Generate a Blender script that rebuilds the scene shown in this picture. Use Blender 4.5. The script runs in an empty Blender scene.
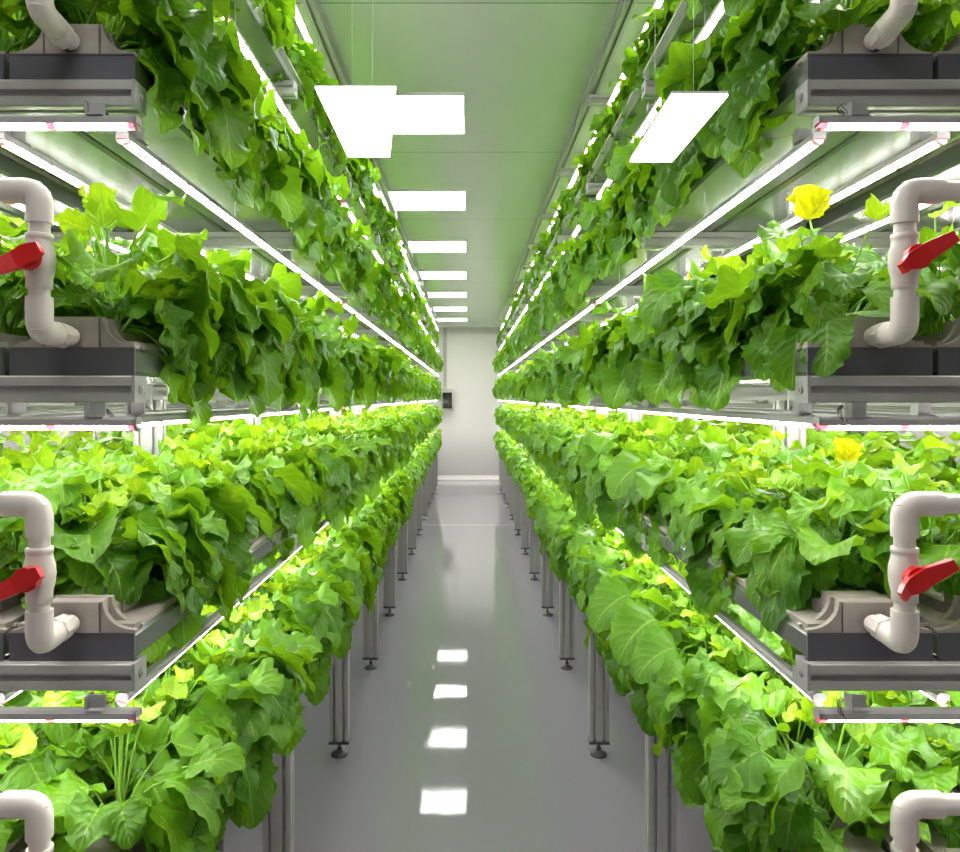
import bpy, math, random
import numpy as np
from mathutils import Vector, Matrix

# ------------------------------------------------------------------ camera, world, exposure
sc = bpy.context.scene
COL = sc.collection
cd = bpy.data.cameras.new('camera'); cam = bpy.data.objects.new('camera', cd); COL.objects.link(cam)
cam.location = (0, 0, 1.5); cam.rotation_euler = (math.pi/2, 0, 0)
cd.sensor_fit = 'HORIZONTAL'; cd.sensor_width = 36; cd.lens = 740/960*36
cd.shift_x = 12/960; cd.shift_y = -28/960; cd.clip_start = .05; cd.clip_end = 60
sc.camera = cam
w = bpy.data.worlds.new('world'); sc.world = w; w.use_nodes = True
w.node_tree.nodes['Background'].inputs[0].default_value = (.8, .9, .85, 1)
w.node_tree.nodes['Background'].inputs[1].default_value = .02
sc.view_settings.view_transform = 'Standard'; sc.view_settings.look = 'None'
sc.view_settings.gamma = 1; sc.view_settings.use_curve_mapping = False
sc.view_settings.exposure = 1.6
LED_POWER = 19.0
PANEL_POWER = 3.2
sc.cycles.use_denoising = True
sc.cycles.max_bounces = 10; sc.cycles.diffuse_bounces = 5; sc.cycles.glossy_bounces = 4
sc.cycles.transmission_bounces = 6; sc.cycles.transparent_max_bounces = 6
sc.cycles.sample_clamp_indirect = 6
sc.cycles.use_light_tree = True

# ------------------------------------------------------------------ materials
def mat(name, color, rough=.5, metal=0, spec=.5, coat=0, bump=0, bscale=40, var=0):
    m = bpy.data.materials.new(name); m.use_nodes = True
    nt = m.node_tree; b = nt.nodes['Principled BSDF']
    b.inputs['Base Color'].default_value = (*color, 1)
    b.inputs['Roughness'].default_value = rough; b.inputs['Metallic'].default_value = metal
    b.inputs['Specular IOR Level'].default_value = spec; b.inputs['Coat Weight'].default_value = coat
    tc = nt.nodes.new('ShaderNodeTexCoord'); n = nt.nodes.new('ShaderNodeTexNoise')
    n.inputs['Scale'].default_value = bscale; nt.links.new(tc.outputs['Object'], n.inputs['Vector'])
    if var:
        mx = nt.nodes.new('ShaderNodeMix'); mx.data_type = 'RGBA'
        mx.inputs[6].default_value = (*[c*(1-var) for c in color], 1)
        mx.inputs[7].default_value = (*[min(1, c*(1+var)) for c in color], 1)
        nt.links.new(n.outputs['Fac'], mx.inputs[0]); nt.links.new(mx.outputs[2], b.inputs['Base Color'])
    if bump:
        bp = nt.nodes.new('ShaderNodeBump'); bp.inputs['Strength'].default_value = bump; bp.inputs['Distance'].default_value = .01
        nt.links.new(n.outputs['Fac'], bp.inputs['Height']); nt.links.new(bp.outputs[0], b.inputs['Normal'])
    return m

def M(nt, op, a, b=None, c=None):
    n = nt.nodes.new('ShaderNodeMath'); n.operation = op
    for i, v in enumerate((a, b, c)):
        if v is None: continue
        if isinstance(v, (int, float)): n.inputs[i].default_value = v
        else: nt.links.new(v, n.inputs[i])
    return n.outputs[0]

def leaf_mat(name, dark, light, trans, veinc):
    m = bpy.data.materials.new(name); m.use_nodes = True
    nt = m.node_tree; nt.nodes.clear(); L = nt.links.new
    out = nt.nodes.new('ShaderNodeOutputMaterial')
    uv = nt.nodes.new('ShaderNodeUVMap'); uv.uv_map = 'UVMap'
    sep = nt.nodes.new('ShaderNodeSeparateXYZ'); L(uv.outputs[0], sep.inputs[0])
    u, v = sep.outputs[0], sep.outputs[1]
    au = M(nt, 'ABSOLUTE', M(nt, 'SUBTRACT', u, .5))          # 0..0.5
    mid = M(nt, 'LESS_THAN', au, .022)
    tc = nt.nodes.new('ShaderNodeTexCoord')
    nz = nt.nodes.new('ShaderNodeTexNoise'); nz.inputs['Scale'].default_value = 60; nz.inputs['Detail'].default_value = 3
    L(tc.outputs['Object'], nz.inputs['Vector'])
    ph = M(nt, 'ADD', M(nt, 'SUBTRACT', M(nt, 'MULTIPLY', v, 7), M(nt, 'MULTIPLY', au, 5.5)), M(nt, 'MULTIPLY', nz.outputs['Fac'], .9))
    fr = M(nt, 'ABSOLUTE', M(nt, 'SUBTRACT', M(nt, 'FRACT', ph), .5))   # 0 at vein centre
    vein = M(nt, 'LESS_THAN', fr, .055)
    vm = M(nt, 'MAXIMUM', mid, M(nt, 'MULTIPLY', vein, .4))
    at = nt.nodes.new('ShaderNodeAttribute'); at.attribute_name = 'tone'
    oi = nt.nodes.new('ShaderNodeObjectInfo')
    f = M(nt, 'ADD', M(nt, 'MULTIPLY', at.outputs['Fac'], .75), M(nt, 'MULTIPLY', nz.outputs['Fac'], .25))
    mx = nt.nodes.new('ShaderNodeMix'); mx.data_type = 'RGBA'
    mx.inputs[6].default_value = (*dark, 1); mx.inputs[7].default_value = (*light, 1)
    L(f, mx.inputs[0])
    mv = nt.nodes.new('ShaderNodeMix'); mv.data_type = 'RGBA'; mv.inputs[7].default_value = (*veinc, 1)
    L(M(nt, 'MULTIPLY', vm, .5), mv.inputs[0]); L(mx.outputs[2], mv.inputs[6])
    # quilted surface between the veins
    hgt = M(nt, 'ADD', M(nt, 'MULTIPLY', M(nt, 'POWER', M(nt, 'MULTIPLY', fr, 2), .5), .6), M(nt, 'MULTIPLY', nz.outputs['Fac'], .9))
    bp = nt.nodes.new('ShaderNodeBump'); bp.inputs['Strength'].default_value = .6; bp.inputs['Distance'].default_value = .004
    L(hgt, bp.inputs['Height'])
    pr = nt.nodes.new('ShaderNodeBsdfPrincipled'); pr.inputs['Roughness'].default_value = .36
    pr.inputs['Specular IOR Level'].default_value = .33
    L(mv.outputs[2], pr.inputs['Base Color']); L(bp.outputs[0], pr.inputs['Normal'])
    tr = nt.nodes.new('ShaderNodeBsdfTranslucent'); 
    mt = nt.nodes.new('ShaderNodeMix'); mt.data_type = 'RGBA'; mt.blend_type = 'MIX'; mt.inputs[0].default_value = .35
    mt.inputs[6].default_value = (*trans, 1); L(mv.outputs[2], mt.inputs[7]); L(mt.outputs[2], tr.inputs['Color'])
    ms = nt.nodes.new('ShaderNodeMixShader'); ms.inputs[0].default_value = .33
    L(pr.outputs[0], ms.inputs[1]); L(tr.outputs[0], ms.inputs[2]); L(ms.outputs[0], out.inputs[0])
    return m

def emit_mat(name, color, power, dots=False):
    m = bpy.data.materials.new(name); m.use_nodes = True
    nt = m.node_tree; b = nt.nodes['Principled BSDF']
    b.inputs['Base Color'].default_value = (.9, .9, .9, 1); b.inputs['Roughness'].default_value = .4
    b.inputs['Emission Color'].default_value = (*color, 1); b.inputs['Emission Strength'].default_value = power
    if dots:
        tc = nt.nodes.new('ShaderNodeTexCoord'); s = nt.nodes.new('ShaderNodeSeparateXYZ')
        nt.links.new(tc.outputs['Object'], s.inputs[0])
        d = M(nt, 'LESS_THAN', M(nt, 'FRACT', M(nt, 'MULTIPLY', s.outputs[1], 1/.118)), .11)
        d2 = M(nt, 'LESS_THAN', M(nt, 'ABSOLUTE', M(nt, 'SUBTRACT', M(nt, 'FRACT', M(nt, 'MULTIPLY', s.outputs[1], 1/.0118)), .5)), .33)
        mx = nt.nodes.new('ShaderNodeMix'); mx.data_type = 'RGBA'
        mx.inputs[6].default_value = (*color, 1); mx.inputs[7].default_value = (1, .03, .06, 1)
        nt.links.new(d, mx.inputs[0]); nt.links.new(mx.outputs[2], b.inputs['Emission Color'])
        st = M(nt, 'MULTIPLY', M(nt, 'ADD', M(nt, 'MULTIPLY', d2, .45), .6), M(nt, 'MULTIPLY', M(nt, 'SUBTRACT', 1.0, M(nt, 'MULTIPLY', d, .85)), power))
        nt.links.new(st, b.inputs['Emission Strength'])
    return m

ALU = mat('brushed_aluminium', (.43, .43, .42), .42, .25, var=.06, bscale=90)
ALU_END = mat('grey_end_cap', (.36, .36, .36), .5, .1)
STEEL = mat('zinc_steel', (.45, .44, .42), .35, .7)
DARKSTEEL = mat('dark_steel', (.10, .10, .105), .4, .3)
BRONZE = mat('dark_bronze_pipe', (.075, .055, .045), .35, .4)
TROUGH_END = mat('charcoal_plastic', (.085, .085, .10), .55, var=.1, bscale=25)
TROUGH = mat('grey_glossy_plastic', (.22, .24, .22), .18, .5, var=.1, bscale=12)
COVER = mat('stained_grey_plastic', (.36, .325, .29), .42, var=.35, bscale=22)
PVC = mat('white_pvc', (.66, .61, .57), .33, var=.04, bscale=30)
RED = mat('red_plastic', (.62, .006, .008), .3)
CABLE = mat('black_cable', (.02, .01, .01), .4)
LEDM = emit_mat('led_diffuser', (1, .95, .93), LED_POWER, True)
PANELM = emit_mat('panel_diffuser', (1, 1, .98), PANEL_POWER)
BOXM = mat('control_box_grey', (.33, .32, .30), .4)
SCREEN = mat('dark_glass_screen', (.01, .012, .012), .1)
WALL = mat('white_wall_panel', (.50, .495, .48), .4, var=.03, bscale=1.5)
TRIM = mat('white_trim', (.75, .74, .72), .4)
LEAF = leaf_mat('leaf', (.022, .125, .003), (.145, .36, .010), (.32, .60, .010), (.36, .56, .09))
YOUNG = leaf_mat('young_leaf', (.11, .33, .010), (.29, .50, .016), (.50, .70, .01), (.5, .7, .12))
STALK = mat('stalk', (.20, .42, .04), .4, var=.2)

def ceiling_mat():
    m = mat('ceiling_panel', (.66, .66, .66), .22, .1, spec=.7)
    nt = m.node_tree; b = nt.nodes['Principled BSDF']
    tc = nt.nodes.new('ShaderNodeTexCoord'); s = nt.nodes.new('ShaderNodeSeparateXYZ'); nt.links.new(tc.outputs['Object'], s.inputs[0])
    d = M(nt, 'LESS_THAN', M(nt, 'FRACT', M(nt, 'MULTIPLY', M(nt, 'SUBTRACT', s.outputs[1], .97), 1/1.5)), .004)
    mx = nt.nodes.new('ShaderNodeMix'); mx.data_type = 'RGBA'
    mx.inputs[6].default_value = (.66, .66, .66, 1); mx.inputs[7].default_value = (.2, .21, .2, 1)
    nt.links.new(d, mx.inputs[0]); nt.links.new(mx.outputs[2], b.inputs['Base Color'])
    return m
def floor_mat():
    m = mat('grey_epoxy_floor', (.33, .32, .36), .09, spec=.75, bump=.03, bscale=5)
    nt = m.node_tree; b = nt.nodes['Principled BSDF']
    tc = nt.nodes.new('ShaderNodeTexCoord'); s = nt.nodes.new('ShaderNodeSeparateXYZ'); nt.links.new(tc.outputs['Object'], s.inputs[0])
    n = nt.nodes.new('ShaderNodeTexNoise'); n.inputs['Scale'].default_value = 2.2; n.inputs['Detail'].default_value = 5
    nt.links.new(tc.outputs['Object'], n.inputs['Vector'])
    r = nt.nodes.new('ShaderNodeMapRange'); r.inputs[1].default_value = .35; r.inputs[2].default_value = .7
    r.inputs[3].default_value = .025; r.inputs[4].default_value = .06
    nt.links.new(n.outputs['Fac'], r.inputs[0]); nt.links.new(r.outputs[0], b.inputs['Roughness'])
    d = M(nt, 'LESS_THAN', M(nt, 'ABSOLUTE', M(nt, 'SUBTRACT', s.outputs[1], 8.74)), .02)
    mx = nt.nodes.new('ShaderNodeMix'); mx.data_type = 'RGBA'
    mx.inputs[6].default_value = (.33, .32, .36, 1); mx.inputs[7].default_value = (.5, .5, .52, 1)
    nt.links.new(d, mx.inputs[0]); nt.links.new(mx.outputs[2], b.inputs['Base Color'])
    return m

# ------------------------------------------------------------------ mesh helpers
class MB:
    def __init__(s): s.v = []; s.f = []; s.m = []; s.sm = []
    def add(s, vs, fs, mi=0, smooth=False):
        o = len(s.v); s.v += [tuple(p) for p in vs]
        for f in fs: s.f.append([i+o for i in f]); s.m.append(mi); s.sm.append(smooth)
    def box(s, x0, x1, y0, y1, z0, z1, mi=0, bev=0):
        if x1 < x0: x0, x1 = x1, x0
        if bev:
            b = bev
            pts = [(x0+b, z0), (x1-b, z0), (x1, z0+b), (x1, z1-b), (x1-b, z1), (x0+b, z1), (x0, z1-b), (x0, z0+b)]
            return s.prism(pts, 'y', y0, y1, mi)
        vs = [(x, y, z) for x in (x0, x1) for y in (y0, y1) for z in (z0, z1)]
        s.add(vs, [(0, 1, 3, 2), (4, 6, 7, 5), (0, 4, 5, 1), (2, 3, 7, 6), (0, 2, 6, 4), (1, 5, 7, 3)], mi)
    def prism(s, pts, axis, a, b, mi=0, cx=0, cy=0, smooth=False):
        n = len(pts)
        def P(p, t):
            u, v = p[0]+cx, p[1]+cy
            return {'x': (t, u, v), 'y': (u, t, v), 'z': (u, v, t)}[axis]
        vs = [P(p, a) for p in pts]+[P(p, b) for p in pts]
        fs = [(i, (i+1) % n, n+(i+1) % n, n+i) for i in range(n)]
        s.add(vs, fs, mi, smooth); s.add(vs[:n], [tuple(range(n))[::-1]], mi); s.add(vs[n:], [tuple(range(n))], mi)
    def tube(s, path, r, n=12, mi=0, caps=True):
        path = [Vector(p) for p in path]; rs = r if isinstance(r, (list, tuple)) else [r]*len(path)
        vs = []; prev = None
        for i, p in enumerate(path):
            a = path[max(0, i-1)]; b = path[min(len(path)-1, i+1)]
            t = (b-a).normalized()
            if prev is None:
                h = Vector((0, 0, 1)) if abs(t.z) < .9 else Vector((1, 0, 0))
                u = t.cross(h).normalized()
            else:
                u = (prev-t*prev.dot(t)).normalized()
            prev = u; q = t.cross(u)
            for k in range(n):
                an = 2*math.pi*k/n
                vs.append(p+u*math.cos(an)*rs[i]+q*math.sin(an)*rs[i])
        fs = [(i*n+k, i*n+(k+1) % n, (i+1)*n+(k+1) % n, (i+1)*n+k) for i in range(len(path)-1) for k in range(n)]
        s.add(vs, fs, mi, True)
        if caps:
            s.add(vs[:n], [tuple(range(n))[::-1]], mi); s.add(vs[-n:], [tuple(range(n))], mi)
    def mesh(s, name, mats):
        me = bpy.data.meshes.new(name); me.from_pydata(s.v, [], s.f)
        for m in (mats if isinstance(mats, (list, tuple)) else [mats]): me.materials.append(m)
        me.polygons.foreach_set('material_index', s.m); me.polygons.foreach_set('use_smooth', s.sm)
        import bmesh
        bm = bmesh.new(); bm.from_mesh(me); bmesh.ops.recalc_face_normals(bm, faces=bm.faces); bm.to_mesh(me); bm.free()
        return me
    def build(s, name, mats, parent=None):
        return link(name, s.mesh(name, mats), parent)

def link(name, me, parent=None, loc=None, rot=None, scale=None):
    o = bpy.data.objects.new(name, me); COL.objects.link(o)
    if parent: o.parent = parent
    if loc: o.location = loc
    if rot: o.rotation_euler = rot
    if scale: o.scale = scale
    return o
def thing(name, label, cat, loc=(0, 0, 0), group=None, rot=None):
    o = link(name, None, None, loc, rot); o.empty_display_size = .05
    return tag(o, label, cat, group)
def tag(o, label, cat, group=None):
    o['label'] = label; o['category'] = cat
    if group: o['group'] = group
    return o
def struct(name, mb, m):
    o = mb.build(name, m); o['kind'] = 'structure'; return o

ORD = 'first second third fourth fifth sixth seventh eighth ninth tenth eleventh twelfth thirteenth fourteenth fifteenth sixteenth seventeenth eighteenth nineteenth twentieth twenty-first twenty-second twenty-third twenty-fourth twenty-fifth'.split()
SIDES = ((-1, 'left'), (1, 'right'))
def SX(sx, X): return sx*(X-(.015 if sx < 0 else .006))
T = [.70, 1.108, 1.533, 1.97, 2.40]          # top of each tier's cross beams
TOP = 2.77
TIER = ['lowest tier', 'second tier', 'third tier', 'fourth tier', 'topmost tier']
CEIL = 2.82; END = 13.5
Y0 = 1.09; PITCH = 1.0; NB = 12
TX = [.605, .80, 1.08, 1.275, 1.47]             # trough centres
ROWN = ['aisle row', 'second row', 'third row', 'fourth row', 'rear row']

# ------------------------------------------------------------------ room
b = MB(); b.box(-2.05, 2.05, -1.6, END+.1, -.1, 0); struct('floor', b, floor_mat())
b = MB(); b.box(-2.05, 2.05, -1.6, END+.1, CEIL, CEIL+.1); struct('ceiling', b, ceiling_mat())
b = MB(); b.box(-2.05, 2.05, END, END+.1, 0, CEIL); struct('wall_back', b, WALL)
b = MB(); b.box(-2.15, -2.05, -1.6, END+.1, 0, CEIL); struct('wall_left', b, WALL)
b = MB(); b.box(2.05, 2.15, -1.6, END+.1, 0, CEIL); struct('wall_right', b, WALL)
b = MB(); b.box(-2.05, 2.05, -1.7, -1.6, 0, CEIL); struct('wall_front', b, WALL)
b = MB(); b.prism([(END, 0), (END-.03, 0), (END-.03, .02), (END-.012, .05), (END, .09)], 'x', -2.05, 2.05); struct('baseboard_back', b, TRIM)
b = MB(); b.box(-2.05, 2.05, END-.025, END, CEIL-.03, CEIL); struct('trim_1', b, TRIM)

# ------------------------------------------------------------------ racks of slotted aluminium profile
def slot_profile(wd, ht, slots):
    """outline of an extrusion, wd x ht centred at 0; slots: positions along the wide faces"""
    hw, hh = wd/2, ht/2; g = .0052; dp = .013; c = .002; pts = []
    def side(p0, p1, nrm, L, offs):
        out = []; d = ((p1[0]-p0[0])/L, (p1[1]-p0[1])/L)
        out.append((p0[0]+d[0]*c, p0[1]+d[1]*c))
        for o_ in offs:
            for t, dd in ((o_-g, 0), (o_-g, dp), (o_+g, dp), (o_+g, 0)):
                out.append((p0[0]+d[0]*t-nrm[0]*dd, p0[1]+d[1]*t-nrm[1]*dd))
        out.append((p1[0]-d[0]*c, p1[1]-d[1]*c)); return out
    wide = [hw+o_ for o_ in slots]
    pts += side((-hw, -hh), (hw, -hh), (0, -1), wd, wide)
    pts += side((hw, -hh), (hw, hh), (1, 0), ht, [hh])
    pts += side((hw, hh), (-hw, hh), (0, 1), wd, wide)
    pts += side((-hw, hh), (-hw, -hh), (-1, 0), ht, [hh])
    return pts
P44 = slot_profile(.04, .04, [0]); P84 = slot_profile(.08, .04, [-.02, .02])
BX0, BX1 = .51, 1.66

def rack(sx, side):
    r = thing('grow_rack', 'tall silver slotted-aluminium grow rack with five tiers, on the %s of the aisle' % side, 'rack', (sx*1.08+(.015 if sx < 0 else -.006), 7, 0))
    def part(mb, name, m, parent, at):
        """child meshes are centred on their own place"""
        o = mb.build(name, m, parent); return o
    def child(name, me, parent, wl, pl):
        o = link(name, me, parent); o.location = Vector(wl)+Vector((.015 if sx < 0 else -.006, 0, 0))-Vector(pl); return o
    R = (sx*1.08+(.015 if sx < 0 else -.006), 7, 0)
    bm_ = MB(); bm_.prism(P44, 'x', 0, sx*(BX1-BX0)); beam_me = bm_.mesh('cross_beam', ALU)
    e = MB(); e.box(-sx*.004, sx*.001, -.02, .02, -.02, .02); endm = e.mesh('end_cap', ALU_END)
    e = MB(); e.tube([(0, 0, 0), (-sx*.003, 0, 0)], .0065, 14); e.tube([(0, 0, 0), (-sx*.0045, 0, 0)], .003, 8); boltm = e.mesh('bolt', STEEL)
    def post_me(h, z0):
        q = MB(); q.prism(P84, 'z', 0, h); return q.mesh('post', ALU)
    pm_low = post_me(T[0]-.04-.065, 0); pm_hi = post_me(TOP-.04-.065, 0)
    e = MB(); e.box(-.042, .042, -.022, .022, -.012, 0); capm = e.mesh('foot_cap', DARKSTEEL)
    e = MB(); e.tube([(0, 0, -.012), (0, 0, -.045)], .006, 10)
    e.tube([(0, 0, -.046), (0, 0, -.052), (0, 0, -.056), (0, 0, -.065)], [.012, .024, .034, .035], 20)
    e.tube([(0, 0, -.03), (0, 0, -.038)], .011, 6); footm = e.mesh('levelling_foot', DARKSTEEL)
    for k in range(NB):
        y = Y0+.02+k*PITCH
        for z in T+[TOP]:
            o = child('cross_beam', beam_me, r, (sx*BX0, y, z-.02), R)
            c = link('end_cap', endm, o); link('bolt', boltm, o, (-sx*.004, 0, 0))
        for (X, pm, yy) in ((.555, pm_low, y-.02), (.94, pm_hi, y+.041), (BX1-.02, pm_hi, y+.041)):
            if X == .555: yy = y
            o = child('post', pm, r, (sx*X, yy, .065), R)
            link('foot_cap', capm, o); link('levelling_foot', footm, o)
    L = NB*PITCH-.9
    for X, z, nm in ((.53, TOP, 'top_rail'), (1.64, TOP, 'top_rail'), (1.64, T[2]-.04, 'rear_rail')):
        q = MB(); q.prism(P44, 'y', 0, (NB-1)*PITCH+.04); m_ = q.mesh(nm, ALU)
        child(nm, m_, r, (sx*X, Y0, z+.02), R)
    return r
for sx, side in SIDES: rack(sx, side)

# ------------------------------------------------------------------ growing troughs
def cover_profile():
    # flat block in the middle with quarter-round hollows running down to the edges
    pts = [(-.093, 0), (.093, 0), (.093, .003)]
    for k in range(8):
        a = k/7*math.pi/2
        pts.append((.091-.046*math.sin(a), .004+.041*(1-math.cos(a))))
    pts += [(.0445, .046)]
    return pts+[(-x, z) for x, z in pts[::-1][:-2]]
CP = cover_profile()
for sx, side in SIDES:
    for ti, z in enumerate(T):
        for ri, X in enumerate(TX):
            yb = .012 if ri else .012
            Lb = 11.6
            t = thing('grow_trough', 'long grey growing trough, %s of the %s on the %s rack' % (ROWN[ri], TIER[ti], side), 'trough', (SX(sx, X), Y0+yb, z), 'growing troughs on the racks')
            m = MB(); m.box(-.093, .093, .004, Lb, .0, .042, bev=.006); m.build('trough_body', TROUGH, t)
            m = MB(); m.box(-.093, .093, 0, .004, .0, .042); m.build('end_plate', TROUGH_END, t)
            m = MB(); m.prism(CP, 'y', .002, .012, cy=.042); m.prism(CP, 'y', .03, .04, cy=.042)
            m.box(-.040, .040, 0, .07, .042, .087)
            ec = m.build('end_cover', COVER, t)
            m = MB(); m.box(-.0425, -.0405, -.0006, .0, .043, .086); m.box(.0405, .0425, -.0006, .0, .043, .086)
            m.box(-.093, .093, -.0012, 0, .0405, .0425); m.build('seam', DARKSTEEL, ec)
            m = MB(); m.box(-.088, .088, .012, Lb, .042, .052); m.box(-.045, .045, .07, Lb, .052, .07); m.build('planting_lid', COVER, t)

# ------------------------------------------------------------------ led grow light bars
def led_meshes(L):
    h = MB()
    pr = [(-.0098, .001), (-.0098, .010), (-.006, .0135), (.006, .0135), (.0098, .010), (.0098, .001), (.0086, .001), (.0086, .0025), (-.0086, .0025), (-.0086, .001)]
    h.prism(pr, 'y', 0, L); hm = h.mesh('housing', ALU_END)
    d = MB(); a = [(-.0085, .0024)]+[(.0085*math.cos(math.pi+k/8*math.pi), .002+.0075*math.sin(math.pi+k/8*math.pi)) for k in range(1, 8)]+[(.0085, .0024)]
    d.prism(a, 'y', .004, L-.004); dm = d.mesh('diffuser', LEDM)
    e = MB(); e.prism([(.007, -.0045), (0, -.008), (-.007, -.0045)]+pr, 'y', -.001, .004)
    em = e.mesh('end_cap', ALU_END)
    return hm, dm, em
bk = MB(); bk.box(-.012, .012, -.001, .002, .014, .034); bk.box(-.012, .012, -.012, .016, .0135, .0155)
bk.box(-.014, -.011, -.01, .012, .014, .034); BRK = bk.mesh('bracket', ALU_END)
rd = MB(); rd.tube([(0, 0, .012), (0, 0, .072)], .0015, 6); ROD = rd.mesh('hanger_rod', STEEL)
wr = MB()
for k in range(3):
    o_ = k*.004
    wr.tube([(o_, 0, .030), (.006+o_, -.008, .024), (.014+o_*2, -.010, .014), (.02+o_, -.004, .008)], .0008, 5)
WIRE = wr.mesh('cable', CABLE)
LED_CACHE = {}
def led_bar(label, loc, L, rotz=0, group=None, brackets=(), rods=(), wires=()):
    if L not in LED_CACHE: LED_CACHE[L] = led_meshes(L)
    hm, dm, em = LED_CACHE[L]
    t = thing('led_grow_light', label, 'grow light', loc, group, (0, 0, rotz))
    link('housing', hm, t); link('diffuser', dm, t); link('end_cap', em, t); link('end_cap', em, t, (0, L-.003, 0))
    for y in brackets: link('bracket', BRK, t, (0, y, 0), (0, 0, -rotz if rotz else 0))
    for y in rods: link('hanger_rod', ROD, t, (0, y, 0))
    for y in wires: link('cable', WIRE, t, (0, y, 0))
    return t
LX = [.545, .735, .94, 1.19, 1.45]
for sx, side in SIDES:
    for li, z in enumerate(T[1:]+[TOP]):
        zl = z-.04-.034
        where = TIER[li]
        for ri, X in enumerate(LX):
            if li == 4 and ri == 0: X += .005 if sx < 0 else .04
            if ri < 2:
                n, L = 6, 1.92
                for k in range(n):
                    led_bar('slim LED bar, %s from near end, %s line, above %s, %s rack' % (ORD[k], 'aisle-side' if ri == 0 else 'second', where, side),
                            (SX(sx, X), Y0+.045+k*2.0, zl), L, 0, 'LED bars along the racks', (.05+.0, 1.03-.0), (.55, 1.5))
            else:
                led_bar('long LED line above %s, %s rack, %s line from the aisle' % (where, side, ORD[ri]), (SX(sx, X), Y0+.045, zl), 11.6, 0, 'LED bars along the racks', (.05,), ())
        if li < 4:
            led_bar('LED bar with red dots across the near end, above %s, %s rack' % (where, side),
                    (sx*(.480 if sx < 0 else .508), Y0-.012, zl), 1.1, -sx*math.pi/2, 'LED bars across the near ends', (.06, .6), (), (.035,) if sx > 0 else (.06,))

# ------------------------------------------------------------------ water feed pipes
def elbow(p0, p1, p2, r, n=9):
    """path rounding p1"""
    p0, p1, p2 = map(Vector, (p0, p1, p2)); out = [p0]
    a = p1+(p0-p1)*min(1, .02/(p0-p1).length); c = p1+(p2-p1)*min(1, .02/(p2-p1).length)
    for k in range(n):
        t = k/(n-1); out.append((1-t)**2*a+2*t*(1-t)*p1+t*t*c)
    return out+[p2]
for sx, side in SIDES:
    for ti, z in enumerate(T[:4]):
        X, Y = TX[0]-(.008 if sx < 0 else .006), 1.005
        t = thing('water_feed_pipe', 'white PVC water pipe with shut-off valve feeding the %s of the %s rack' % (TIER[ti], side), 'pipe', (SX(sx, X), Y, z+.058), 'water feed pipes at the rack ends')
        zt = .19; zv = .095
        m = MB()
        m.tube([(0, 0, 0), (0, 0, zt)], .0135, 20); m.tube([(0, 0, zt), (sx*1.0, 0, zt)], .0135, 20)
        m.tube([(0, 0, 0), (sx*.006, .09, 0)], .0135, 20); m.build('pipe', PVC, t)
        m = MB(); m.tube(elbow((0, 0, zt-.044), (0, 0, zt), (sx*.048, 0, zt), .017), .0172, 24); m.build('elbow', PVC, t)
        m = MB(); m.tube(elbow((0, 0, .046), (0, 0, 0), (sx*.005, .045, 0), .017), .0172, 24); m.build('elbow', PVC, t)
        m = MB(); m.tube([(sx*.0065, .05, 0), (sx*.010, .078, 0)], .0185, 8); m.tube([(sx*.005, .046, 0), (sx*.0065, .052, 0)], .0165, 18); m.sm = [False]*len(m.f); m.build('coupling_nut', PVC, t)
        m = MB(); m.tube([(sx*.010, .078, 0), (sx*.012, .096, 0)], .014, 16); m.build('threaded_nipple', BRONZE, t)
        m = MB(); zz = [-.038, -.037, -.026, -.022, -.012, 0, .012, .022, .026, .029, .030, .036, .037]
        rr = [.0155, .0165, .0165, .017, .0195, .0205, .0195, .017, .0165, .0165, .0172, .0172, .016]
        m.tube([(0, 0, zv+q) for q in zz], rr, 28)
        m.tube([(0, -.012, zv), (0, -.026, zv)], .011, 20)
        vb = m.build('valve_body', PVC, t)
        # red lever: hub and a tapering bar tilted down to the photo's lower left
        m = MB()
        m.tube([(0, -.022, zv), (0, -.034, zv)], .0165, 24)
        a = math.radians(208 if sx < 0 else 212); d = Vector((math.cos(a), 0, math.sin(a))); q = Vector((-d.z, 0, d.x))
        l0, l1 = (-.024, .078) if sx < 0 else (-.045, .036)
        c0 = Vector((0, -.034, zv))
        def bar(u, wdt, yy): return [c0+d*u+q*wdt+Vector((0, yy, 0)), c0+d*u-q*wdt+Vector((0, yy, 0))]
        st = [(l0, .0075), (-.012, .012), (.012, .012), (l1*.6, .008), (l1, .0065)]
        vs = []
        for u, wdt in st:
            bend = -.010 if abs(u) > .03 else 0
            vs += bar(u, wdt, -.006+bend)+bar(u, wdt, .004+bend)
        fs = []
        for k in range(len(st)-1):
            o_ = 4*k
            fs += [(o_, o_+1, o_+5, o_+4), (o_+2, o_+6, o_+7, o_+3), (o_, o_+4, o_+6, o_+2), (o_+1, o_+3, o_+7, o_+5)]
        fs += [(0, 2, 3, 1), (16, 17, 19, 18)]
        m.add(vs, fs); h = m.build('valve_handle', RED, vb); h['label'] = 'red lever handle'

# dark vertical pipes under the lowest tier
for sx, side in SIDES:
    t = thing('drain_pipe', 'thin dark bronze vertical pipe under the lowest trough of the %s rack' % side, 'pipe', (sx*.545, 1.62, 0))
    m = MB(); m.tube([(0, 0, 0), (0, 0, .70)], .0075, 14); m.build('pipe', BRONZE, t)
    m = MB(); m.tube([(0, 0, .57), (sx*.4, 0, .57)], .010, 12); m.build('branch', BRONZE, t)
    m = MB(); m.tube([(0, 0, .0), (0, 0, .015)], .018, 16); m.tube([(0, 0, .50), (0, 0, .53)], .0105, 12); m.build('collar', DARKSTEEL, t)

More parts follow.
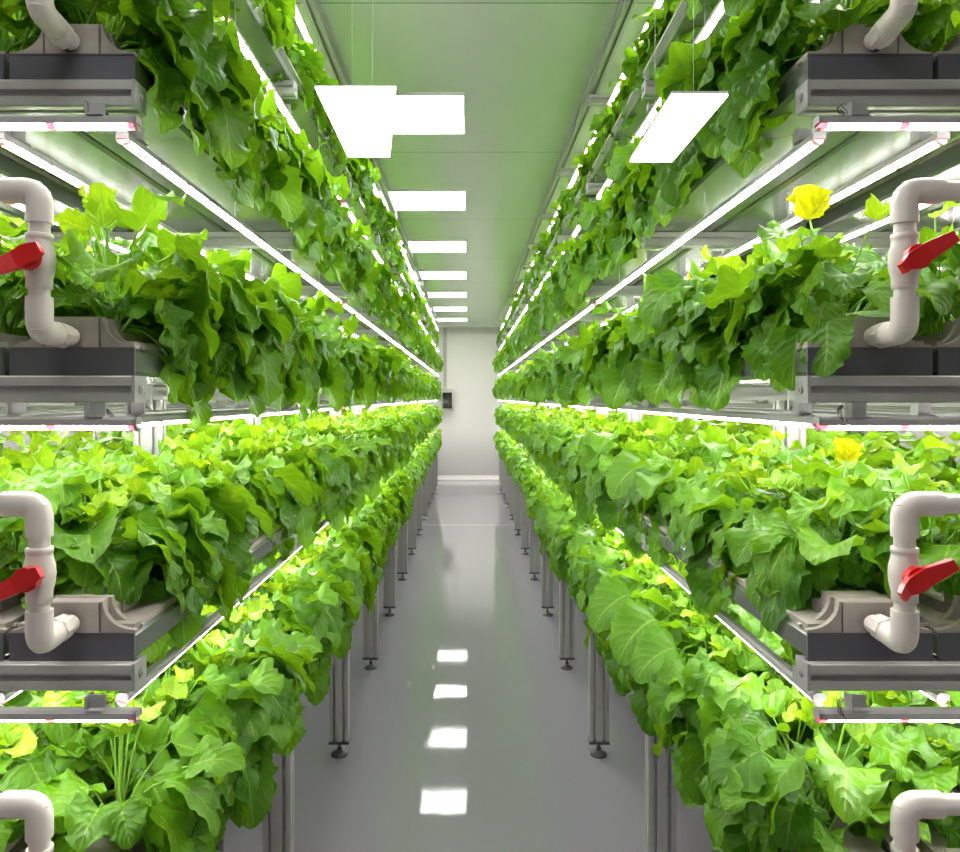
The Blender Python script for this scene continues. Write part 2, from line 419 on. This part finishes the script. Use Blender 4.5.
# ------------------------------------------------------------------ ceiling lights
for k in range(-3, 7):  # negative steps: unseen fixtures carrying the row on, added to light the rack fronts
    y = 3.2+1.49*k
    t = thing('ceiling_light', 'flat white rectangular ceiling light, %s from the %s' % ((ORD[k], 'nearest one in view') if k >= 0 else (ORD[-k-1], 'near wall, added out of view')), 'light', (-.32, y, CEIL), 'ceiling lights over the aisle')
    m = MB()
    for (x0, x1, y0, y1) in ((-.308, .308, -.008, 0), (-.308, .308, .46, .468), (-.308, -.3, 0, .46), (.3, .308, 0, .46)):
        m.box(x0, x1, y0, y1, -.014, 0)
    m.build('frame', TRIM, t)
    m = MB(); m.box(-.3, .3, 0, .46, -.011, -.001); m.build('diffuser', PANELM, t)
def reflection_panel(label, cs, z, side):
    """lamp reflection in window glass, built as a glowing panel on two added wires; cs are its four corners in plan"""
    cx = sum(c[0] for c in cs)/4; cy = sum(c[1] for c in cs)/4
    t = thing('glass_reflection_panel', label, 'light', (cx, cy, z))  # no lamp hangs here: glowing stand-in for a reflection in the glass
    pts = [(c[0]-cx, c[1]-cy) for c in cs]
    m = MB(); m.prism(pts, 'z', 0, .003); m.build('diffuser', PANELM, t)  # glowing face of the reflection stand-in, not a lamp diffuser
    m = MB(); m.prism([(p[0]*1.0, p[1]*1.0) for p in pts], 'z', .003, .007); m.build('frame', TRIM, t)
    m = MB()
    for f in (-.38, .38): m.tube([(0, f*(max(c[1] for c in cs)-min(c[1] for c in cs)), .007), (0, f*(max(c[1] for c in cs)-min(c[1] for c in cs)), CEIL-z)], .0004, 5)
    m.build('added_wire', STEEL, t)
def at(px, py, z):
    d = 740*(z-1.5)/(398-py); return ((px-468)/740*d, d)
reflection_panel('bright window reflection modelled as a panel before the left rack, crossing the nearest ceiling light', [at(315, 88, 2.3), at(396, 88, 2.3), at(390, 157, 2.3), at(348, 157, 2.3)], 2.3, -1)
reflection_panel('slanting window reflection modelled as a white panel in front of the right rack plants', [at(672, 96, 1.93), at(728, 96, 1.93), at(672, 162, 1.93), at(630, 162, 1.93)], 1.93, 1)

# ------------------------------------------------------------------ control box on the end wall
t = thing('control_box', 'small grey control box with dark window on the end wall', 'control box', (-.375, END, 1.26))
m = MB(); m.box(-.12, .12, -.10, 0, 0, .40, bev=.012); m.build('housing', BOXM, t)
m = MB(); m.box(-.085, .085, -.108, -.10, .05, .34); m.build('window', SCREEN, t)
m = MB(); m.tube([(-.06, -.02, .4), (-.06, -.02, CEIL-1.26-.04)], .012, 10); m.tube([(-.03, -.02, .4), (-.03, -.02, CEIL-1.26-.04)], .010, 10)
m.box(-.08, -.01, -.035, -.0, .9, .93); m.build('conduit', BOXM, t)

# ------------------------------------------------------------------ plants
rng = np.random.default_rng(7)
def leaf(base, az, p0, p1, L, W, nl, nw, ruffle, fold, roll=0, lobes=6):
    """one blade as a curved, folded, wavy-edged surface: verts, faces, uvs"""
    t = np.linspace(0, 1, nl+1); s = np.linspace(-1, 1, nw+1)
    p = p0+(p1-p0)*t**.85
    azt = az+.25*math.sin(roll*7)*t
    d = np.stack([np.cos(azt)*np.cos(p), np.sin(azt)*np.cos(p), np.sin(p)], 1)
    c = np.cumsum(np.vstack([np.zeros(3), (d[:-1]+d[1:])/2*(L/nl)]), 0)+np.array(base)
    side = np.stack([-np.sin(azt), np.cos(azt), 0*t], 1); nrm = np.cross(d, side)
    cr, sr = math.cos(roll), math.sin(roll)
    side, nrm = side*cr+nrm*sr, nrm*cr-side*sr
    f = np.maximum(0, np.sin(math.pi*np.clip(t, 0, 1)**.72))**.52
    f[0] = .10; f[-1] = .05
    ph = rng.uniform(0, 6.28, 5)
    P = np.zeros((nl+1, nw+1, 3))
    for j, sj in enumerate(s):
        edge = abs(sj)**2
        wob = 1+edge*(.085*np.sin(2*math.pi*lobes*t+ph[0]+(1 if sj > 0 else 0))+.05*np.sin(2*math.pi*2.3*t+ph[1]+sj)+(.045*np.where(np.arange(nl+1)%2, 1, -1) if nl > 10 else 0))
        wj = W/2*f*wob*sj
        up = np.abs(wj)*fold+1.35*ruffle*edge*np.sin(2*math.pi*2.2*t+ph[2]+(2.2 if sj > 0 else 0))*f+ruffle*.45*np.sin(3.5*sj+6*t+ph[3])*f+.0016*np.sin(9*sj+ph[4])*np.sin(23*t+ph[3])*f
        # lengthwise: side lobes sweep a little back towards the stalk
        P[:, j] = c+side*wj[:, None]+nrm*up[:, None]-d*(np.abs(wj)*.30*(1-t)**1.5)[:, None]
    v = P.reshape(-1, 3)
    i, j = np.meshgrid(np.arange(nl), np.arange(nw), indexing='ij'); a = (i*(nw+1)+j).ravel()
    fc = np.stack([a, a+1, a+nw+2, a+nw+1], 1)
    tt, ss = np.meshgrid(t, s*.5+.5, indexing='ij')
    return v, fc, np.stack([ss.ravel(), tt.ravel()], 1)

def stalk(p0, p1, az, r, ns=4, seg=4):
    p0 = np.array(p0); p1 = np.array(p1); mid = (p0+p1)/2+np.array([0, 0, .35*np.linalg.norm((p1-p0)[:2])])
    path = []
    for k in range(seg+1):
        u = k/seg; path.append((1-u)**2*p0+2*u*(1-u)*mid+u*u*p1)
    m = MB(); m.tube([tuple(x) for x in path], [r*1.3-(r*.5)*k/seg for k in range(seg+1)], ns, caps=False)
    return np.array(m.v), np.array(m.f)

def plant_data(kind, nl, nw, n_over, n_top, n_young, seed, big=1.0):
    """kind 'front': leaves pour over the +X (aisle) side; 'inner': all round"""
    global rng
    rng = np.random.default_rng(seed); U = rng.uniform
    leaves, stalks, young = [], [], []
    def put(store, base, az, p0, p1, L, W, ruf, fold, roll, tone, fn=True):
        v, fc, uv = leaf(base, az, p0, p1, L, W, nl, nw, ruf, fold, roll)
        store.append((v, fc, uv, tone))
    for k in range(n_over):
        az = U(-1.15, 1.15); h = U(-.05, .10) if kind == 'front' else U(.04, .11); root = (U(-.01, .02), U(-.06, .06), U(.0, .03))
        reach = U(.045, .105)*(1 if h > 0 else 1.0)
        base = (root[0]+reach*math.cos(az)+.0, root[1]+reach*math.sin(az)*.9, h+.02)
        if h < .02: base = (max(base[0], .085+U(0, .02)), base[1], base[2])
        L = U(.06, .125)*big; W = L*U(.72, 1.0)
        p0 = math.radians(U(-45, 15)) if h > .02 else math.radians(U(-80, -35)); p1 = math.radians(U(-98, -62) if kind == 'front' else U(-70, -40))
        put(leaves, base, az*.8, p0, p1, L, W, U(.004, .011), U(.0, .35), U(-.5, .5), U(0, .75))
        if fn_stalk and k % 2: stalks.append(stalk(root, base, az, .0016))
    for k in range(n_top):
        az = 2*math.pi*(k+U(-.4, .4))/n_top; el = U(.35, 1.1)
        root = (U(-.02, .02), U(-.05, .05), .0); ln = U(.07, .185)
        base = (root[0]+ln*math.cos(el)*math.cos(az)*.8, root[1]+ln*math.cos(el)*math.sin(az), ln*math.sin(el)+.01)
        L = U(.06, .115)*big; W = L*U(.75, 1.05)
        p0 = math.radians(U(-5, 45)); p1 = p0-math.radians(U(35, 95))
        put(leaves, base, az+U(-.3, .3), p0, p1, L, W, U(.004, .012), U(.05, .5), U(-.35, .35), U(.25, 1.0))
        if fn_stalk: stalks.append(stalk(root, base, az, .0019))
    for k in range(9 if fn_stalk else 3):      # low leaves round the foot of the plant
        az = 2*math.pi*(k+U(-.4, .4))/9; ln = U(.03, .075)
        base = (ln*math.cos(az)*.8, ln*math.sin(az)*1.1, U(.02, .075)); L = U(.055, .095)*big
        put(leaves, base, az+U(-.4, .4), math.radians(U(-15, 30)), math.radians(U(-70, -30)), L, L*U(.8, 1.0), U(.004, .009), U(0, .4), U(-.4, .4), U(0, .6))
    cx, cy = U(-.02, .03), U(-.04, .04); hh = U(.09, .16)
    for k in range(n_young):
        az = 2*math.pi*(k+U(-.3, .3))/n_young
        L = U(.035, .07); base = (cx+.008*math.cos(az), cy+.008*math.sin(az), hh+U(-.01, .015))
        put(young, base, az, math.radians(U(35, 85)), math.radians(U(-30, 50)), L, L*U(.7, .95), U(.002, .006), U(.1, .6), U(-.3, .3), U(0, 1))
    for k in range(2):
        az = U(0, 6.28); b0 = (U(-.04, .05), U(-.06, .06), U(.13, .185)); L = U(.045, .07)
        put(young, b0, az, math.radians(U(0, 70)), math.radians(U(-60, 10)), L, L*.9, .005, U(.1, .5), U(-.5, .5), U(0, 1))
        if fn_stalk: stalks.append(stalk((0, 0, 0), b0, az, .0022))
    if fn_stalk and n_young: stalks.append(stalk((0, 0, 0), (cx, cy, hh), 0, .004))
    return leaves, stalks, young

def leaves_mesh(name, store, m):
    V = np.concatenate([s[0] for s in store]); off = np.cumsum([0]+[len(s[0]) for s in store[:-1]])
    F = np.concatenate([s[1]+o for s, o in zip(store, off)]); UVv = np.concatenate([s[2] for s in store])
    tone = np.concatenate([np.full(len(s[0]), s[3]) for s in store])
    return np_mesh(name, V, F, m, UVv, tone)
def np_mesh(name, V, F, m, UVv=None, tone=None, mi=None):
    me = bpy.data.meshes.new(name)
    me.vertices.add(len(V)); me.vertices.foreach_set('co', V.astype(np.float32).ravel())
    n = F.shape[1]; me.loops.add(F.size); me.loops.foreach_set('vertex_index', F.astype(np.int32).ravel())
    me.polygons.add(len(F)); me.polygons.foreach_set('loop_start', np.arange(0, F.size, n, dtype=np.int32))
    me.polygons.foreach_set('loop_total', np.full(len(F), n, dtype=np.int32))
    for q in (m if isinstance(m, (list, tuple)) else [m]): me.materials.append(q)
    if mi is not None: me.polygons.foreach_set('material_index', mi.astype(np.int32))
    me.polygons.foreach_set('use_smooth', np.ones(len(F), dtype=bool))
    if UVv is not None:
        l = me.uv_layers.new(name='UVMap'); l.data.foreach_set('uv', UVv[F.ravel()].astype(np.float32).ravel())
    if tone is not None:
        a = me.attributes.new('tone', 'FLOAT', 'POINT'); a.data.foreach_set('value', tone.astype(np.float32))
    me.update(); me.validate(); return me

fn_stalk = True
PROTO = {'front': [], 'inner': []}
for k in range(9):
    l, s, y = plant_data('front', 18, 8, 20, 14, 4, 100+k, 1.16 if k > 4 else .98)
    PROTO['front'].append(('f', l, s, y))
for k in range(5):
    l, s, y = plant_data('inner', 14, 6, 5, 16, 4, 200+k)
    PROTO['inner'].append(('i', l, s, y))
for kd in PROTO:
    out = []
    for _, l, s, y in PROTO[kd]:
        V = np.concatenate([a for a, _f in s]); off = np.cumsum([0]+[len(a) for a, _f in s[:-1]])
        F = np.concatenate([f_+o for (_a, f_), o in zip(s, off)])
        out.append((leaves_mesh('leaves', l, LEAF), np_mesh('leaf_stalks', V, F, STALK), leaves_mesh('young_shoot', y, YOUNG)))
    PROTO[kd] = out

random.seed(3)
SP = .2
def place(sx, side, ti, ri, k, kd, cover=None):
    me = random.choice(PROTO[kd] if kd == 'inner' else PROTO[kd][3:] if ti < 2 else PROTO[kd][:6])
    rowtxt = {0: 'aisle-edge row', 1: 'second row'}[ri]
    t = thing('leafy_vegetable_plant', 'green vegetable plant, %s from near end, %s, %s, %s rack' % (ORD[k], rowtxt, TIER[ti], side), 'plant',
              (SX(sx, TX[ri]+(.03 if ti == 4 else .035 if ti == 1 and k < 7 and ri == 0 else 0))+random.uniform(-.012, .012), Y0+(.175 if k == 0 and ti < 2 else .14)+k*SP+random.uniform(-.03, .03), T[ti]+.068),
              'leafy vegetable plants in the %s of the %s rack' % (TIER[ti], side))
    t.rotation_euler = (0, 0, (0 if sx < 0 else math.pi)+random.uniform(-.35, .35)+(sx*.12 if k == 0 and ti < 2 else 0))
    s = random.uniform(.9, 1.14)*(.86 if ti == 1 and k < 7 and ri == 0 else 1); t.scale = (s, s, s*random.uniform(1.05, 1.25))
    if ti == 4: t.scale = (s*(.9 if sx < 0 else .78), s*.95, s*.88)
    link('leaves', me[0], t); link('leaf_stalks', me[1], t); link('young_shoot', me[2], t)
    return t
N1, N2 = 22, 7
for sx, side in SIDES:
    for ti in range(5):
        for k in range(N1): place(sx, side, ti, 0, k, 'front')
        for k in range(N2): place(sx, side, ti, 1, k, 'inner')

# one tall yellow-green shoot rising to the lamp on the right rack's third tier
SHOOT = leaf_mat('yellow_shoot_leaf', (.45, .55, .01), (.72, .72, .012), (.95, .90, .005), (.8, .8, .1))
def tall_shoot(plant, top, L, seed):
    global rng
    rng = np.random.default_rng(seed)
    inv = (Matrix.Translation(plant.location) @ plant.rotation_euler.to_matrix().to_4x4() @ Matrix.Diagonal((*plant.scale, 1))).inverted()
    tp = inv @ Vector(top); st = []
    for az, p0 in ((-1.2, 1.0), (.3, 1.25), (1.7, .9), (-2.6, .8)):
        v, fc, uv = leaf(tuple(tp), az, p0, p0-.5, L, L*1.05, 12, 8, .004, .5, 0); st.append((v, fc, uv, 1.0))
    link('young_shoot', leaves_mesh('tall_young_shoot', st, SHOOT), plant)
    V, F = stalk((0, 0, 0), tuple(tp), 0, .003); link('shoot_stalk', np_mesh('shoot_stalk', V, F, STALK), plant)
firsts = {(o['group'], o['label'].split(',')[1].split()[0]): o for o in bpy.data.objects if o.name.startswith('leafy_vegetable_plant') and 'aisle-edge' in o['label']}
tall_shoot(firsts[('leafy vegetable plants in the third tier of the right rack', 'first')], (.60, 1.30, 1.815), .062, 5)
tall_shoot(firsts[('leafy vegetable plants in the second tier of the right rack', 'first')], (.685, 1.34, 1.385), .05, 6)
tall_shoot(firsts[('leafy vegetable plants in the third tier of the right rack', 'fourth')], (.60, 1.95, 1.80), .04, 8)

# everything farther down the rows and deeper in the racks: one mass of the same crop
fn_stalk = False
LOD = {'front': [plant_data('front', 6, 4, 17, 11, 4, 300+k, .98) for k in range(8)], 'inner': [plant_data('inner', 5, 4, 3, 11, 3, 400+k, 1.15) for k in range(6)]}
def flat(d):
    l, s, y = d; st = l+y
    V = np.concatenate([a[0] for a in st]); off = np.cumsum([0]+[len(a[0]) for a in st[:-1]])
    F = np.concatenate([a[1]+o for a, o in zip(st, off)]); UVv = np.concatenate([a[2] for a in st])
    tone = np.concatenate([np.full(len(a[0]), a[3]) for a in st])
    mi = np.concatenate([np.full(len(a[1]), 0 if i < len(l) else 1) for i, a in enumerate(st)])
    return V, F, UVv, tone, mi
LOD = {k: [flat(d) for d in v] for k, v in LOD.items()}
acc = []; n0 = 0
def add_mass(sx, X, y, z, kd):
    global n0
    V, F, UVv, tone, mi = random.choice(LOD[kd])
    a = (0 if sx < 0 else math.pi)+random.uniform(-.4, .4)
    if kd == 'inner': a += random.choice((0, 0, math.pi))
    s = random.uniform(.88, 1.15); c, q = math.cos(a)*s, math.sin(a)*s
    R = np.array([[c, -q, 0], [q, c, 0], [0, 0, s*random.uniform(1.05, 1.25)]])
    if z > 2.4: R = R*np.array([.8, .9, .8])[:, None]
    acc.append((V@R.T+np.array([SX(sx, X), y, z]), F+n0, UVv, tone, mi)); n0 += len(V)
for sx, side in SIDES:
    for ti in range(5):
        z = T[ti]+.068
        y = Y0+.16+N1*SP
        while y < 12.75: add_mass(sx, TX[0]+.018+(.015 if ti == 4 else 0)+random.uniform(-.015, .015), y+random.uniform(-.03, .03), z, 'front'); y += SP*.95
        y = Y0+.16+N2*SP
        while y < 12.75: add_mass(sx, TX[1], y+random.uniform(-.03, .03), z, 'inner'); y += SP
        for X in TX[2:]:
            y = Y0+.2
            while y < 12.6: add_mass(sx, X+random.uniform(-.02, .02), y+random.uniform(-.05, .05), z, 'inner'); y += .24
me = np_mesh('distant_crop_foliage', np.concatenate([a[0] for a in acc]), np.concatenate([a[1] for a in acc]), [LEAF, YOUNG],
             np.concatenate([a[2] for a in acc]), np.concatenate([a[3] for a in acc]), np.concatenate([a[4] for a in acc]))
o = link('distant_crop_foliage', me); tag(o, 'continuous green foliage of the rows receding deep into both racks', 'foliage'); o['kind'] = 'stuff'
print('mass faces', len(me.polygons))
